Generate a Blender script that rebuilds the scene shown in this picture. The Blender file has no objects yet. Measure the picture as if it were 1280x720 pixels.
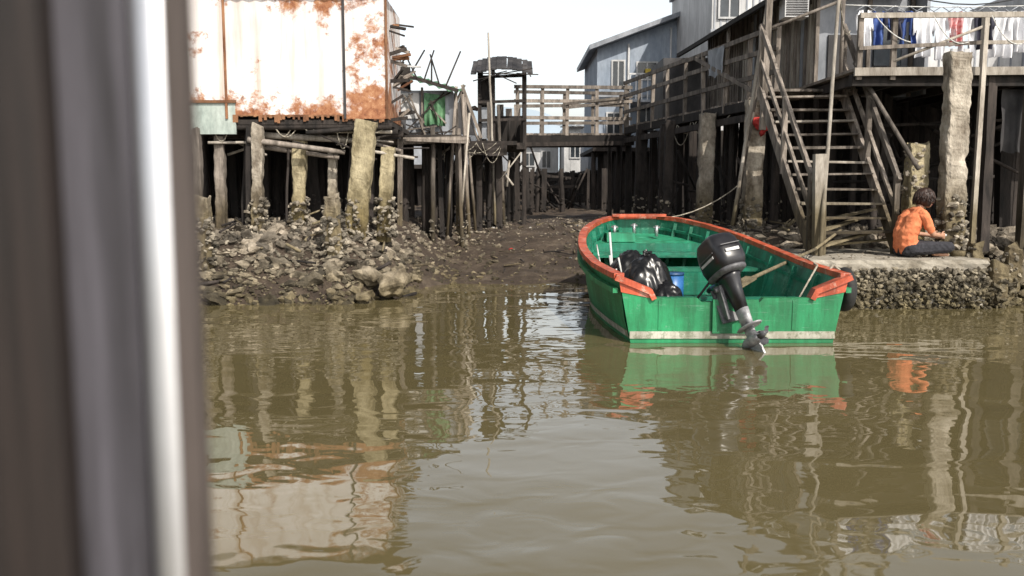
import bpy, bmesh, math, random
import numpy as np
from mathutils import Vector, Matrix, noise, Euler
random.seed(7); np.random.seed(7)
R=random.uniform
scene=bpy.context.scene

# ------------------------------------------------------------------ materials
def newmat(name):
    m=bpy.data.materials.new(name); m.use_nodes=True
    nt=m.node_tree; b=nt.nodes["Principled BSDF"]
    return m,nt,b
def N(nt,t,**k):
    n=nt.nodes.new(t)
    for a,v in k.items():
        if a in n.inputs: n.inputs[a].default_value=v
        else: setattr(n,a,v)
    return n
def coords(nt,stretch=(1,1,1)):
    tc=N(nt,'ShaderNodeTexCoord'); mp=N(nt,'ShaderNodeMapping')
    mp.inputs['Scale'].default_value=stretch
    nt.links.new(tc.outputs['Object'],mp.inputs['Vector'])
    return mp.outputs['Vector']
def ramp(nt,src,stops):
    r=N(nt,'ShaderNodeValToRGB'); e=r.color_ramp.elements
    e[0].position,e[0].color=stops[0][0],(*stops[0][1],1)
    e[1].position,e[1].color=stops[-1][0],(*stops[-1][1],1)
    for p,c in stops[1:-1]:
        x=e.new(p); x.color=(*c,1)
    nt.links.new(src,r.inputs['Fac']); return r.outputs['Color']
def noisen(nt,vec,scale,detail=6,rough=.6,dist=0):
    n=N(nt,'ShaderNodeTexNoise'); n.inputs['Scale'].default_value=scale
    n.inputs['Detail'].default_value=detail; n.inputs['Roughness'].default_value=rough
    n.inputs['Distortion'].default_value=dist
    nt.links.new(vec,n.inputs['Vector']); return n.outputs['Fac']
def mixc(nt,fac,a,b,mode='MIX'):
    m=N(nt,'ShaderNodeMix'); m.data_type='RGBA'; m.blend_type=mode
    for s,v in ((0,fac),(6,a),(7,b)):
        if isinstance(v,(int,float)): m.inputs[s].default_value=v
        elif isinstance(v,tuple): m.inputs[s].default_value=(*v,1)
        else: nt.links.new(v,m.inputs[s])
    return m.outputs[2]
def bump(nt,b,h,strength,dist):
    bn=N(nt,'ShaderNodeBump'); bn.inputs['Strength'].default_value=strength; bn.inputs['Distance'].default_value=dist
    nt.links.new(h,bn.inputs['Height']); nt.links.new(bn.outputs['Normal'],b.inputs['Normal'])
def island(nt,col,lo,hi):
    g=N(nt,'ShaderNodeNewGeometry'); mr=N(nt,'ShaderNodeMapRange')
    mr.inputs['To Min'].default_value=lo; mr.inputs['To Max'].default_value=hi
    nt.links.new(g.outputs['Random Per Island'],mr.inputs['Value'])
    h=N(nt,'ShaderNodeHueSaturation'); nt.links.new(mr.outputs[0],h.inputs['Value']); nt.links.new(col,h.inputs['Color'])
    return h.outputs['Color']
def mathn(nt,op,a,b):
    n=N(nt,'ShaderNodeMath',operation=op)
    for i,v in enumerate((a,b)):
        if isinstance(v,(int,float)): n.inputs[i].default_value=v
        else: nt.links.new(v,n.inputs[i])
    return n.outputs[0]
def tide(nt,col,z0,z1,dark):
    # wet, algae-stained foot of everything the tide reaches
    sx=N(nt,'ShaderNodeSeparateXYZ'); tc=N(nt,'ShaderNodeTexCoord'); nt.links.new(tc.outputs['Object'],sx.inputs[0])
    wob=noisen(nt,tc.outputs['Object'],5,4,.6)
    z=mathn(nt,'ADD',sx.outputs['Z'],mathn(nt,'MULTIPLY',wob,.5))
    mr=N(nt,'ShaderNodeMapRange'); nt.links.new(z,mr.inputs['Value'])
    mr.inputs['From Min'].default_value=z0+.25; mr.inputs['From Max'].default_value=z1+.25; mr.inputs['To Min'].default_value=1; mr.inputs['To Max'].default_value=0
    return mixc(nt,mr.outputs[0],col,mixc(nt,1.0,col,dark,'MULTIPLY'))
def M(name,c1,c2,scale=4,rough=.85,bs=.4,bd=.01,stretch=(1,1,1),isl=None,metal=0,mid=None,fine=None,lo=.35,hi=.65,td=None):
    m,nt,b=newmat(name); v=coords(nt,stretch)
    n=noisen(nt,v,scale,8,.65)
    st=[(lo,c1),(hi,c2)] if mid is None else [(lo,c1),((lo+hi)/2,mid),(hi,c2)]
    c=ramp(nt,n,st)
    n2=noisen(nt,v,scale*6,6,.7)
    c=mixc(nt,.55 if fine is None else fine,c,ramp(nt,n2,[(.3,(.42,.42,.42)),(.65,(1,1,1))]),'MULTIPLY')
    if isl: c=island(nt,c,*isl)
    if td: c=tide(nt,c,*td)
    nt.links.new(c,b.inputs['Base Color']); b.inputs['Roughness'].default_value=rough; b.inputs['Metallic'].default_value=metal
    if bs: bump(nt,b,n2,bs,bd)
    return m
TD=(1.1,1.7,(.44,.40,.28))
TR_=(.05,.75,(.50,.47,.33))
wood=M('weathered_wood',(.10,.083,.068),(.37,.32,.275),3,.9,.6,.01,(3,3,.6),(.45,1.25),td=TD)
wood_d=M('dark_wood',(.010,.008,.007),(.052,.041,.035),3,.9,.6,.01,(3,3,.6),(.45,1.3))  # wood tone taken darker to stand for the shade under the decks
wood_l=M('pale_wood',(.26,.225,.185),(.58,.53,.46),3,.9,.5,.008,(3,3,.6),(.7,1.15),td=TD)
conc=M('stained_concrete',(.16,.13,.095),(.58,.52,.43),4.5,.92,.9,.025,(1,1,.55),(.85,1.1),td=TD)
conc_y=M('lichen_concrete',(.16,.13,.07),(.60,.52,.34),4.0,.92,.9,.025,(1,1,.55),td=TD)
oyster=M('oyster_crust',(.085,.07,.05),(.44,.39,.31),6,.95,1,.02,isl=(.35,1.4),td=TR_)
rockm=M('rubble_rock',(.105,.085,.06),(.44,.38,.30),5,.95,1,.03,isl=(.3,1.4),td=TR_)
tin_g=M('grey_tin',(.20,.22,.25),(.42,.44,.48),1.5,.6,.2,.005,(1,1,.4),(.8,1.1))
tin_d=M('dark_tin',(.02,.02,.024),(.09,.085,.085),2,.7,.3,.01,(1,1,.5),(.6,1.2))
tin_w=M('white_tin',(.45,.45,.45),(.74,.74,.74),1.2,.6,.2,.005,(1,1,.3),(.85,1.05))
plas_b=M('blue_grey_render',(.24,.29,.36),(.36,.41,.48),1.5,.9,.2,.005,(1,1,.3))
mint=M('mint_paint',(.30,.36,.33),(.50,.56,.52),3,.7,.2,.005,(1,1,.4))
greentarp=M('green_tarp',(.03,.12,.06),(.11,.24,.12),2,.7,.4,.02)
rustm=M('rusted_tin',(.13,.05,.022),(.36,.18,.09),3,.9,.6,.01,(1,1,.5),(.6,1.2))
glass=M('window_glass',(.015,.02,.025),(.05,.06,.07),1,.15,0)
steel=M('galvanised_steel',(.35,.36,.37),(.55,.56,.57),5,.4,.1,.002,metal=.7)
rope_m=M('rope',(.25,.22,.17),(.5,.46,.38),30,.9,.3,.003)
rope_w=M('white_rope',(.6,.6,.58),(.75,.75,.72),30,.9,.1,.003)
rubber=M('rubber',(.012,.012,.012),(.035,.035,.034),8,.75,.4,.004)
red_cl=M('red_cloth',(.35,.02,.02),(.6,.05,.04),6,.8,.3,.01)
yel=M('yellow_plastic',(.5,.35,.03),(.65,.48,.06),5,.6,.1,.002)
blue_p=M('blue_plastic',(.02,.10,.30),(.03,.16,.42),4,.4,.05,.002)

def rusty_paint():
    m,nt,b=newmat('rust_eaten_white_paint'); v=coords(nt)
    v2=coords(nt,(1,1,.35))
    base=ramp(nt,noisen(nt,v2,1.1,8,.6),[(.3,(.58,.54,.52)),(.5,(.73,.71,.70)),(.8,(.80,.78,.78))])
    stain=ramp(nt,noisen(nt,coords(nt,(3.5,3.5,.22)),1.6,6,.65),[(.48,(1,1,1)),(.74,(.60,.46,.36))])
    base=mixc(nt,.85,base,stain,'MULTIPLY')
    soft=ramp(nt,noisen(nt,v,.8,6,.6),[(.4,(1,1,1)),(.65,(.82,.77,.76))])
    base=mixc(nt,.8,base,soft,'MULTIPLY')
    n=noisen(nt,v,1.25,14,.74,.15)
    n=mathn(nt,'ADD',n,mathn(nt,'MULTIPLY',noisen(nt,v,16,6,.7),.10))
    sx=N(nt,'ShaderNodeSeparateXYZ'); tc=N(nt,'ShaderNodeTexCoord'); nt.links.new(tc.outputs['Object'],sx.inputs[0])
    def rng(o,a,b_,c,d):
        mr=N(nt,'ShaderNodeMapRange'); nt.links.new(sx.outputs[o],mr.inputs['Value'])
        for kk,vv in zip(('From Min','From Max','To Min','To Max'),(a,b_,c,d)): mr.inputs[kk].default_value=vv
        return mr.outputs[0]
    tot=mathn(nt,'ADD',mathn(nt,'ADD',mathn(nt,'ADD',n,rng('Z',2.52,3.0,.21,.005)),rng('Z',3.9,4.35,0,.09)),rng('X',-2.5,-2.3,0,.035))
    mask=ramp(nt,tot,[(.645,(0,0,0)),(.665,(.5,.5,.5)),(.71,(1,1,1))])
    rc=ramp(nt,noisen(nt,v,9,8,.75),[(.3,(.085,.032,.018)),(.45,(.26,.10,.045)),(.6,(.40,.20,.10)),(.72,(.56,.42,.33))])
    c=mixc(nt,mask,base,rc)
    nt.links.new(c,b.inputs['Base Color']); b.inputs['Roughness'].default_value=.8
    bump(nt,b,n,.3,.01); return m
rustpaint=rusty_paint()

def boatpaint(name,c,worn,sc=2.2,th=.60):
    m,nt,b=newmat(name); v=coords(nt)
    c0=ramp(nt,noisen(nt,v,1.7,8,.65),[(.3,tuple(x*.55 for x in c)),(.7,tuple(min(1,x*1.15) for x in c))])
    mask=ramp(nt,noisen(nt,v,sc*3,12,.8,.6),[(th,(0,0,0)),(th+.05,(.8,.8,.8))])
    cc=mixc(nt,mask,c0,worn)
    scr=ramp(nt,noisen(nt,coords(nt,(.6,.6,9)),5,6,.7,.8),[(.58,(0,0,0)),(.66,(.5,.5,.5))])
    cc=mixc(nt,scr,cc,worn)
    grime=ramp(nt,noisen(nt,coords(nt,(5,5,.8)),1.6,6,.7),[(.42,(.45,.42,.36)),(.6,(1,1,1))])
    cc=mixc(nt,.7,cc,grime,'MULTIPLY')
    nt.links.new(cc,b.inputs['Base Color']); b.inputs['Roughness'].default_value=.5
    bump(nt,b,noisen(nt,v,14,6,.7),.3,.01); return m
green=boatpaint('green_boat_paint',(.018,.27,.105),(.16,.34,.24))
green_in=boatpaint('green_boat_paint_inside',(.008,.205,.12),(.11,.30,.22),th=.56)
redp=boatpaint('orange_red_boat_paint',(.58,.105,.045),(.52,.32,.25),th=.54)
cream=boatpaint('cream_boat_paint',(.50,.49,.42),(.20,.22,.15),th=.50)

def waterm():
    m,nt,b=newmat('murky_water')
    v=coords(nt)
    c=ramp(nt,noisen(nt,v,.35,4,.5),[(.3,(.104,.085,.040)),(.7,(.128,.106,.052))])
    nt.links.new(c,b.inputs['Base Color']); b.inputs['Roughness'].default_value=.0
    b.inputs['IOR'].default_value=1.8
    n1=noisen(nt,coords(nt,(.75,1.15,1)),1.25,1,.4,.5)
    n2=noisen(nt,coords(nt,(1,1.4,1)),3.2,1.5,.5,.6)
    pm=ramp(nt,noisen(nt,coords(nt,(.5,1,1)),.45,3,.5),[(.40,(.15,.15,.15)),(.62,(1,1,1))])
    a2=mathn(nt,'MULTIPLY',mathn(nt,'MULTIPLY',n2,pm),.44)
    s=mathn(nt,'ADD',n1,a2)
    bump(nt,b,s,1,.018)
    return m
water=waterm()
def mudm():
    m,nt,b=newmat('wet_mud'); v=coords(nt)
    c=ramp(nt,noisen(nt,v,1.6,10,.75),[(.3,(.032,.022,.016)),(.5,(.080,.057,.040)),(.68,(.18,.14,.10))])
    nt.links.new(c,b.inputs['Base Color'])
    rr=N(nt,'ShaderNodeMapRange'); nt.links.new(noisen(nt,v,.9,4),rr.inputs['Value']); rr.inputs['To Min'].default_value=.3; rr.inputs['To Max'].default_value=1
    nt.links.new(rr.outputs[0],b.inputs['Roughness'])
    bump(nt,b,noisen(nt,v,7,8,.75),1,.12); return m
mud=mudm()

# ------------------------------------------------------------------ builder
def V(*a): return Vector(a) if a else Vector((0,0,0))
_ico={}
def ico(sub):
    if sub not in _ico:
        bm=bmesh.new(); bmesh.ops.create_icosphere(bm,subdivisions=sub,radius=1)
        _ico[sub]=([v.co.copy() for v in bm.verts],[[v.index for v in f.verts] for f in bm.faces]); bm.free()
    return _ico[sub]
class B:
    def __init__(s): s.v=[];s.f=[];s.m=[];s.mats=[];s.sm=[]
    def mi(s,m):
        if m not in s.mats: s.mats.append(m)
        return s.mats.index(m)
    def add(s,vs,fs,m,smooth=False):
        o=len(s.v); s.v+= [tuple(v) for v in vs]; i=s.mi(m)
        for f in fs: s.f.append([o+k for k in f]); s.m.append(i); s.sm.append(smooth)
    def frame(s,p1,p2):
        d=(p2-p1).normalized()
        ref=V(0,0,1) if abs(d.z)<.9 else V(0,1,0)
        a=d.cross(ref).normalized(); return a,a.cross(d).normalized()
    def beam(s,p1,p2,w,h,m,jit=0,segs=1,taper=1):
        p1=Vector(p1);p2=Vector(p2);a,u=s.frame(p1,p2); vs=[];fs=[]
        for i in range(segs+1):
            t=i/segs; p=p1.lerp(p2,t); k=1+(taper-1)*t
            for sx,sy in((-1,-1),(1,-1),(1,1),(-1,1)):
                vs.append(p+a*(sx*w/2*k+R(-jit,jit))+u*(sy*h/2*k+R(-jit,jit)))
        for i in range(segs):
            for k in range(4):
                fs.append([i*4+k,i*4+(k+1)%4,i*4+4+(k+1)%4,i*4+4+k])
        fs+= [[3,2,1,0],[segs*4+k for k in range(4)]]
        s.add(vs,fs,m)
    def pile(s,p1,p2,w,d,m,rough=.03,n=20):
        # weathered, chipped cast pile: square section, pitted faces, broken head
        p1=Vector(p1);p2=Vector(p2);a,u=s.frame(p1,p2);L=(p2-p1).length; seg=max(8,int(L/.04)); vs=[];fs=[]; off=V(R(0,50),R(0,50),0)
        for i in range(seg+1):
            t=i/seg;p=p1.lerp(p2,t)
            for j in range(n):
                g=2*math.pi*(j+.5)/n; c_,s_=math.cos(g),math.sin(g)
                x=math.copysign(abs(c_)**.28,c_)*w/2; y=math.copysign(abs(s_)**.28,s_)*d/2
                q=V(x*4,y*4,t*L*2)+off; e=noise.noise(q*4+V(9,0,0)); chip=max(0,noise.noise(q*1.7+V(3,3,3))-.18)*1.3
                k=1+rough/w*2.0*(noise.noise(q)*.25+.4*e+.25*noise.noise(q*9)-chip*1.4)
                vs.append(p+a*x*k+u*y*k+(p2-p1).normalized()*(0 if i<seg else noise.noise(V(x*9,y*9,0)+off)*.1))
        for i in range(seg):
            for j in range(n): fs.append([i*n+j,i*n+(j+1)%n,(i+1)*n+(j+1)%n,(i+1)*n+j])
        fs+=[list(range(n))[::-1],[seg*n+j for j in range(n)]]
        s.add(vs,fs,m)
    def pole(s,p1,p2,r,m,r2=None,n=8,segs=1,jit=0):
        p1=Vector(p1);p2=Vector(p2);a,u=s.frame(p1,p2);vs=[];fs=[]
        r2=r if r2 is None else r2
        for i in range(segs+1):
            t=i/segs;p=p1.lerp(p2,t)+V(R(-jit,jit),R(-jit,jit),0);k=r+(r2-r)*t
            for j in range(n):
                g=2*math.pi*j/n; vs.append(p+a*math.cos(g)*k+u*math.sin(g)*k)
        for i in range(segs):
            for j in range(n):
                fs.append([i*n+j,i*n+(j+1)%n,(i+1)*n+(j+1)%n,(i+1)*n+j])
        fs+=[list(range(n))[::-1],[segs*n+j for j in range(n)]]
        s.add(vs,fs,m,True)
    def tube(s,pts,r,m,n=6):
        pts=[Vector(p) for p in pts]
        for a,b in zip(pts,pts[1:]): s.pole(a,b,r,m,n=n)
    def sag(s,a,b,drop,r,m,k=8):
        a=Vector(a);b=Vector(b); s.tube([a.lerp(b,i/k)-V(0,0,drop*4*(i/k)*(1-i/k)) for i in range(k+1)],r,m,5)
    def box(s,lo,hi,m):
        x0,y0,z0=lo;x1,y1,z1=hi
        vs=[(x0,y0,z0),(x1,y0,z0),(x1,y1,z0),(x0,y1,z0),(x0,y0,z1),(x1,y0,z1),(x1,y1,z1),(x0,y1,z1)]
        s.add(vs,[[3,2,1,0],[4,5,6,7],[0,1,5,4],[1,2,6,5],[2,3,7,6],[3,0,4,7]],m)
    def rock(s,c,r,m,sub=1,flat=.7,j=.28):
        vs,fs=ico(sub); e=Euler((R(0,6),R(0,6),R(0,6))).to_matrix(); c=Vector(c)
        sc=V(R(.6,1.4),R(.6,1.2),R(.4,1)*flat+.12); off=V(R(0,99),R(0,99),0)
        e2=Euler((R(-.5,.5),R(-.5,.5),R(0,6))).to_matrix()
        out=[]
        for v in vs:
            w=e@v; k=1+j*noise.noise(w*1.3+off)*2
            w=V(w.x*sc.x,w.y*sc.y,w.z*sc.z)*k
            out.append(c+(e2@w)*r)
        s.add(out,fs,m)
    def crust(s,p1,p2,r,n,m,size=(.02,.055)):
        p1=Vector(p1);p2=Vector(p2)
        for i in range(n):
            t=R(0,1)**1.4; p=p1.lerp(p2,t); g=R(0,6.28); rr=r*R(.8,1.12)*(1.15-.2*t)
            s.rock(p+V(math.cos(g)*rr,math.sin(g)*rr,0),R(*size),m,1,.9,.4)
    def corr(s,a,b,c,d,m,n=60,amp=.02):
        a,b,c,d=map(Vector,(a,b,c,d)); nn=(b-a).cross(d-a).normalized(); vs=[];fs=[]
        for i in range(n+1):
            t=i/n; o=nn*amp*math.sin(i*math.pi/2)
            vs+=[a.lerp(b,t)+o,d.lerp(c,t)+o]
        for i in range(n): fs.append([2*i,2*i+2,2*i+3,2*i+1])
        s.add(vs,fs,m,True)
    def drape(s,a,b,h,m,seed=0,nx=16,nz=10,amp=.05):
        a=Vector(a);b=Vector(b);vs=[];fs=[];nn=(b-a).cross(V(0,0,1)).normalized()
        for j in range(nz+1):
            for i in range(nx+1):
                u=i/nx;v=j/nz; p=a.lerp(b,u)-V(0,0,h*v*(1+.25*noise.noise(V(u*3,0,seed)))); p+=nn*(amp*math.sin(u*17+seed)*v+amp*noise.noise(V(u*4,v*3,seed)))
                vs.append(p)
        for j in range(nz):
            for i in range(nx): fs.append([j*(nx+1)+i,j*(nx+1)+i+1,(j+1)*(nx+1)+i+1,(j+1)*(nx+1)+i])
        s.add(vs,fs,m,True)
    def obj(s,name,parent=None,loc=None):
        me=bpy.data.meshes.new(name); me.from_pydata(s.v,[],s.f)
        for m in s.mats: me.materials.append(m)
        me.polygons.foreach_set('material_index',s.m); me.polygons.foreach_set('use_smooth',s.sm); me.update()
        o=bpy.data.objects.new(name,me); scene.collection.objects.link(o)
        if parent: o.parent=parent
        return o
def empty(name,loc=(0,0,0)):
    e=bpy.data.objects.new(name,None); scene.collection.objects.link(e); e.empty_display_size=.3
    return e

# ------------------------------------------------------------------ ground
def sm(a,b,x):
    t=max(0,min(1,(x-a)/(b-a))); return t*t*(3-2*t)
def gh(x,y):
    wob=.25*noise.noise(V(x*.7,0,3))
    L=-.7+1.65*sm(9.6+wob,13.6+wob,y)
    C=-.6+.68*sm(11.5,14.4+wob*2,y)+.58*sm(14.0,18.8,y)+.25*sm(20,40,y)
    Rr=-.7+1.5*sm(10.6,13.9,y)
    wl=1-sm(-2.4,-1.0,x+.12*(max(0,min(y,30)-13))*-1*.3)
    wr=sm(1.9,4.2,x+.05*(max(0,min(y,30)-13)))
    h=C*(1-wl)*(1-wr)+L*wl+Rr*wr
    h+= .07*noise.noise(V(x*1.8,y*1.8,0))+.035*noise.noise(V(x*6,y*6,1))
    return h
xs=np.concatenate([np.linspace(-600,-16,14),np.linspace(-14,14,200),np.linspace(16,600,14)])
ys=np.concatenate([np.linspace(-200,7,8),np.linspace(8,34,190),np.linspace(36,120,24),np.linspace(150,1500,12)])
vs=[];fs=[]
for y in ys:
    for x in xs: vs.append((x,y,gh(x,y)))
nx=len(xs)
for j in range(len(ys)-1):
    for i in range(nx-1): fs.append([j*nx+i,j*nx+i+1,(j+1)*nx+i+1,(j+1)*nx+i])
b=B(); b.add(vs,fs,mud,True); b.obj('ground')
b=B(); b.add([(-600,-300,0),(600,-300,0),(600,1400,0),(-600,1400,0)],[[0,1,2,3]],water); b.obj('water')
b=B(); vs=[];fs=[];n=60
for i in range(n+1):
    x=-160+i*5.2; h=26+16*math.exp(-((x+5)/38)**2)+5*noise.noise(V(x*.03,0,5))
    vs+=[(x,420,0),(x,450,h),(x,600,h*.6)]
for i in range(n):
    for k in range(2): fs.append([3*i+k,3*i+3+k,3*i+4+k,3*i+1+k])
b.add(vs,fs,M('hazy_hill',(.30,.37,.44),(.36,.43,.49),.02,1,0,fine=.1),True); b.obj('hill')

# ------------------------------------------------------------------ rubble
def scatter(b,n,xr,yr,sr,m,lift=0,sub=1,cond=None):
    for i in range(n):
        x=R(*xr);y=R(*yr);r=sr[0]+(sr[1]-sr[0])*R(0,1)**3.2
        h=gh(x,y)
        if h<-.12 or (cond and not cond(x,y)): continue
        b.rock((x,y,h+r*.2+lift),r,m,sub,.7,.42)
b=B()
scatter(b,4000,(-6.2,-1.4),(10.6,14),(.018,.105),rockm)
scatter(b,2000,(-6,-1.6),(10.9,13.4),(.015,.05),oyster,.02)
scatter(b,30,(-5.5,-1.8),(11.2,13),(.12,.18),rockm,0,2)
b.rock((-1.60,11.85,.22),.25,rockm,3,.6,.3); b.rock((-1.95,12.0,.3),.2,rockm,2,.7,.3); b.rock((-1.95,11.45,.08),.13,rockm,2)
scatter(b,1300,(-1.9,-.2),(12.5,19),(.015,.07),rockm,0,1,lambda x,y:x< -.9+.35*noise.noise(V(y,0,0)) or R(0,1)<.3)
for i in range(26):
    x=R(-4.5,-1.2);y=R(11.5,13.6);g=R(0,3.1);l=R(.15,.45);h=gh(x,y)+.1
    b.pole((x,y,h),(x+math.cos(g)*l,y+math.sin(g)*l,h+R(0,.12)),R(.01,.025),random.choice([wood,wood_d,wood_l]))
b.obj('rubble_bank')
b=B()
scatter(b,2200,(2.9,8.5),(12.2,16),(.022,.12),rockm)
scatter(b,900,(5.9,9.5),(10.9,13.5),(.03,.16),rockm,.15)
scatter(b,40,(5.9,8.5),(11,13),(.15,.26),rockm,.2,2)
scatter(b,700,(1.3,4),(14,22),(.02,.08),rockm)
for i in range(30):
    x=R(2.6,4.6);y=R(13.4,15.6);g=R(0,3.1);l=R(.15,.6);h=gh(x,y)+.1
    b.pole((x,y,h),(x+math.cos(g)*l,y+math.sin(g)*l,h+R(0,.2)),R(.01,.03),random.choice([wood,wood_d,wood_l]))
b.obj('rubble_bank')
b=B()
scatter(b,1500,(-1.4,2.6),(13.8,24),(.010,.045),rockm)
scatter(b,500,(-1.4,2.6),(13.8,22),(.008,.03),oyster)
for i in range(90):
    x=R(-1.2,2.4);y=R(14.5,22);g=R(0,3.1);l=R(.08,.4);h=gh(x,y)+.03
    b.pole((x,y,h),(x+math.cos(g)*l,y+math.sin(g)*l,h+R(0,.06)),R(.006,.018),random.choice([wood_d,wood,wood_l]))
for i in range(14):
    x=R(-1.0,2.4);y=R(14.6,21);h=gh(x,y)+.02; b.rock((x,y,h),R(.02,.045),random.choice([tin_w,red_cl,blue_p,tin_w]),1,.3)
b.obj('mud_debris')

# ------------------------------------------------------------------ generic stilts
def stilts(b,pts,top,m,r=(.06,.1),lean=.08,square=.4):
    for (x,y) in pts:
        g=gh(x,y)-.3; rr=R(*r); l=R(-lean,lean); l2=R(-lean,lean)
        if R(0,1)<square: b.beam((x+l,y+l2,g),(x,y,top),rr*1.8,rr*1.8,m,.006,5)
        else: b.pole((x+l,y+l2,g),(x,y,top),rr,m,rr*.85,8,5,.01)
        b.crust((x+l,y+l2,g+.3),(x+l*.6,y+l2*.6,g+.75),rr,10,oyster if m is not wood_d else wood_d,(.02,.045))

# ------------------------------------------------------------------ left tin shack
E=empty('tin_shack')
b=B()
b.box((-4.13,13,2.55),(-2.42,13.04,4.36),rustpaint)
b.box((-2.415,12.985,2.5),(-1.8,13.03,4.36),rustpaint)
b.box((-1.83,13.04,2.5),(-1.8,14.5,4.2),rustpaint)
b.box((-8.5,12.96,2.75),(-4.15,13.0,4.5),rustpaint)
b.box((-8.5,12.99,2.28),(-4.02,13.03,2.74),mint)
b.box((-8.5,14.6,2.3),(-1.83,14.66,4.2),tin_d)
for x in (-4.14,-2.42,-1.81): b.beam((x,12.975,2.5),(x,12.975,4.36),.03,.03,tin_d if x>-4 and x<-2 else rustm)
b.beam((-8.5,12.97,2.745),(-4.0,12.97,2.745),.03,.04,rustm)
for i in range(60):
    x=-4.1+i*.038; h=R(.0,.10)*(.4+noise.noise(V(i*.2,0,0))+.4); b.box((x,12.992-.003*(i%3),2.55-max(.01,h)),(x+R(.03,.05),12.997,2.56),rustm)
for i in range(24):
    z=R(2.5,4.2); y=R(13.2,14.6); b.beam((-1.8,y,z),(-1.8+R(.08,.3),y+R(-.1,.1),z+R(-.1,.16)),R(.02,.08),R(.02,.05),random.choice([wood,wood_d,rustm,wood_d]))
b.obj('walls',E)
b=B()
b.corr((-8.8,12.75,4.42),(-1.62,12.75,4.42),(-1.62,15,4.7),(-8.8,15,4.7),rustm,160,.018)
b.obj('roof',E)
b=B()
b.box((-8.5,13.02,2.42),(-1.8,15.6,2.49),wood_d)
for z,y in((2.40,13.08),(2.36,13.7),(2.36,14.4)):
    b.pole((-8.5,y,z-.02),(-1.75,y,z+.0),.06,wood_d,.05,8,8,.01)
b.pole((-3.85,12.95,2.2),(-2.45,13.1,2.02),.045,wood,.035,8,5,.012)
b.pole((-3.7,13.2,2.28),(-2.3,13.3,2.2),.05,wood_l,.04,8,5,.012)
b.pole((-3.8,13.4,2.12),(-2.6,13.3,1.95),.04,wood,.03,8,5,.012)
b.pole((-3.0,13.0,2.30),(-2.0,13.0,2.38),.035,wood_d,.03,8,5,.012)
for i in range(14):
    x=R(-4.6,-2.2); b.pole((x,R(13,13.8),R(2.0,2.35)),(x+R(.3,1.2),R(13,13.8),R(1.9,2.35)),R(.012,.03),random.choice([wood,wood_d,wood_l]),None,6,4,.015)
for i in range(9):
    x=R(-4.4,-2.0); b.sag((x,13.05,2.4),(x+R(.1,.5),13.1,2.38),R(.05,.35),.008,rope_m)
b.obj('floor_frame',E)
b=B()
b.pile((-3.76,13.0,.6),(-3.70,13.0,2.40),.16,.18,conc)
b.beam((-3.90,13.05,.6),(-3.84,13.05,2.40),.08,.12,wood_d,.008,5)
b.pile((-3.22,13.35,.7),(-3.18,13.35,2.3),.20,.2,conc_y); b.pile((-2.74,13.5,.7),(-2.72,13.5,2.0),.13,.16,conc)
b.pile((-2.32,12.95,.6),(-2.12,12.95,2.44),.31,.24,conc_y,.04)
b.pile((-1.94,13.25,.7),(-1.84,13.25,2.1),.2,.2,conc_y)
b.pile((-4.35,13.2,.6),(-4.33,13.2,2.3),.15,.15,wood,.02,12); b.pile((-4.6,13,.4),(-4.6,13,2.35),.12,.14,wood,.02,12)
b.pile((-2.45,12.3,.3),(-2.52,12.3,1.38),.22,.2,conc,.05)
b.crust((-2.45,12.3,.3),(-2.5,12.3,1.1),.15,220,oyster,(.02,.05))
b.pile((-4.15,12.0,-.1),(-4.2,12.0,1.35),.18,.18,conc,.05)
b.crust((-4.15,12.0,.1),(-4.2,12.0,1.1),.12,200,oyster,(.02,.05))
for p in((-3.75,13.0),(-3.2,13.3),(-2.28,12.95),(-1.9,13.2),(-4.6,13.0),(-2.74,13.45)):
    b.crust((p[0],p[1],.8),(p[0],p[1],1.35),.14,110,oyster,(.02,.05))
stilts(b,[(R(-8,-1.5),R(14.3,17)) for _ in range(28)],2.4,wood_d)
for x in(-4.05,-3.4,-2.5): b.pole((x,13.2,.7),(x+R(-.15,.15),13.3,2.38),R(.02,.035),wood_d,None,7,6,.012)
b.obj('stilts',E)

E=empty('shade_backdrop_boards')
b=B(); b.box((-9,17.6,1.0),(-2.0,17.7,3.9),wood_d)  # near-black boards added as backdrop, standing for the shade under the houses
for i in range(60):
    x=-9+i*.118; b.box((x,17.55,.7+R(-.1,.3)),(x+.1,17.59,3.2+R(-.2,.2)),wood_d)
b.box((-9,15.2,2.42),(-1.9,17.6,2.5),wood_d)
b.obj('walls',E)

# ------------------------------------------------------------------ green-roofed hut (left of channel)
E=empty('green_roofed_hut')
b=B()
b.box((-2.15,16.2,2.45),(-1.15,16.25,3.25),tin_g); b.box((-1.18,16.25,2.45),(-1.14,18.2,3.35),tin_g)
b.box((-2.05,16.17,2.75),(-1.68,16.195,3.2),tin_w)
b.box((-2.9,16.6,2.45),(-2.16,16.65,3.6),tin_d)
b.beam((-1.62,16.15,2.45),(-1.62,16.15,3.3),.04,.03,wood); b.beam((-2.13,16.15,2.45),(-2.13,16.15,3.5),.06,.05,wood)
b.drape((-1.58,16.1,3.2),(-1.2,16.1,3.15),.55,greentarp,3); b.drape((-2.2,16.0,2.75),(-1.9,16.0,2.72),.4,tin_d,5)
for i in range(12): b.beam((R(-2.2,-1.0),16.05,R(2.3,3.2)),(R(-2.2,-1.0),16.1,R(2.3,3.3)),.03,.025,random.choice([wood,wood_d]))
b.obj('walls',E)
b=B()
b.corr((-2.25,15.9,3.55),(-1.0,15.9,3.18),(-1.0,18.4,3.5),(-2.25,18.4,3.87),greentarp,30,.02)
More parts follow.
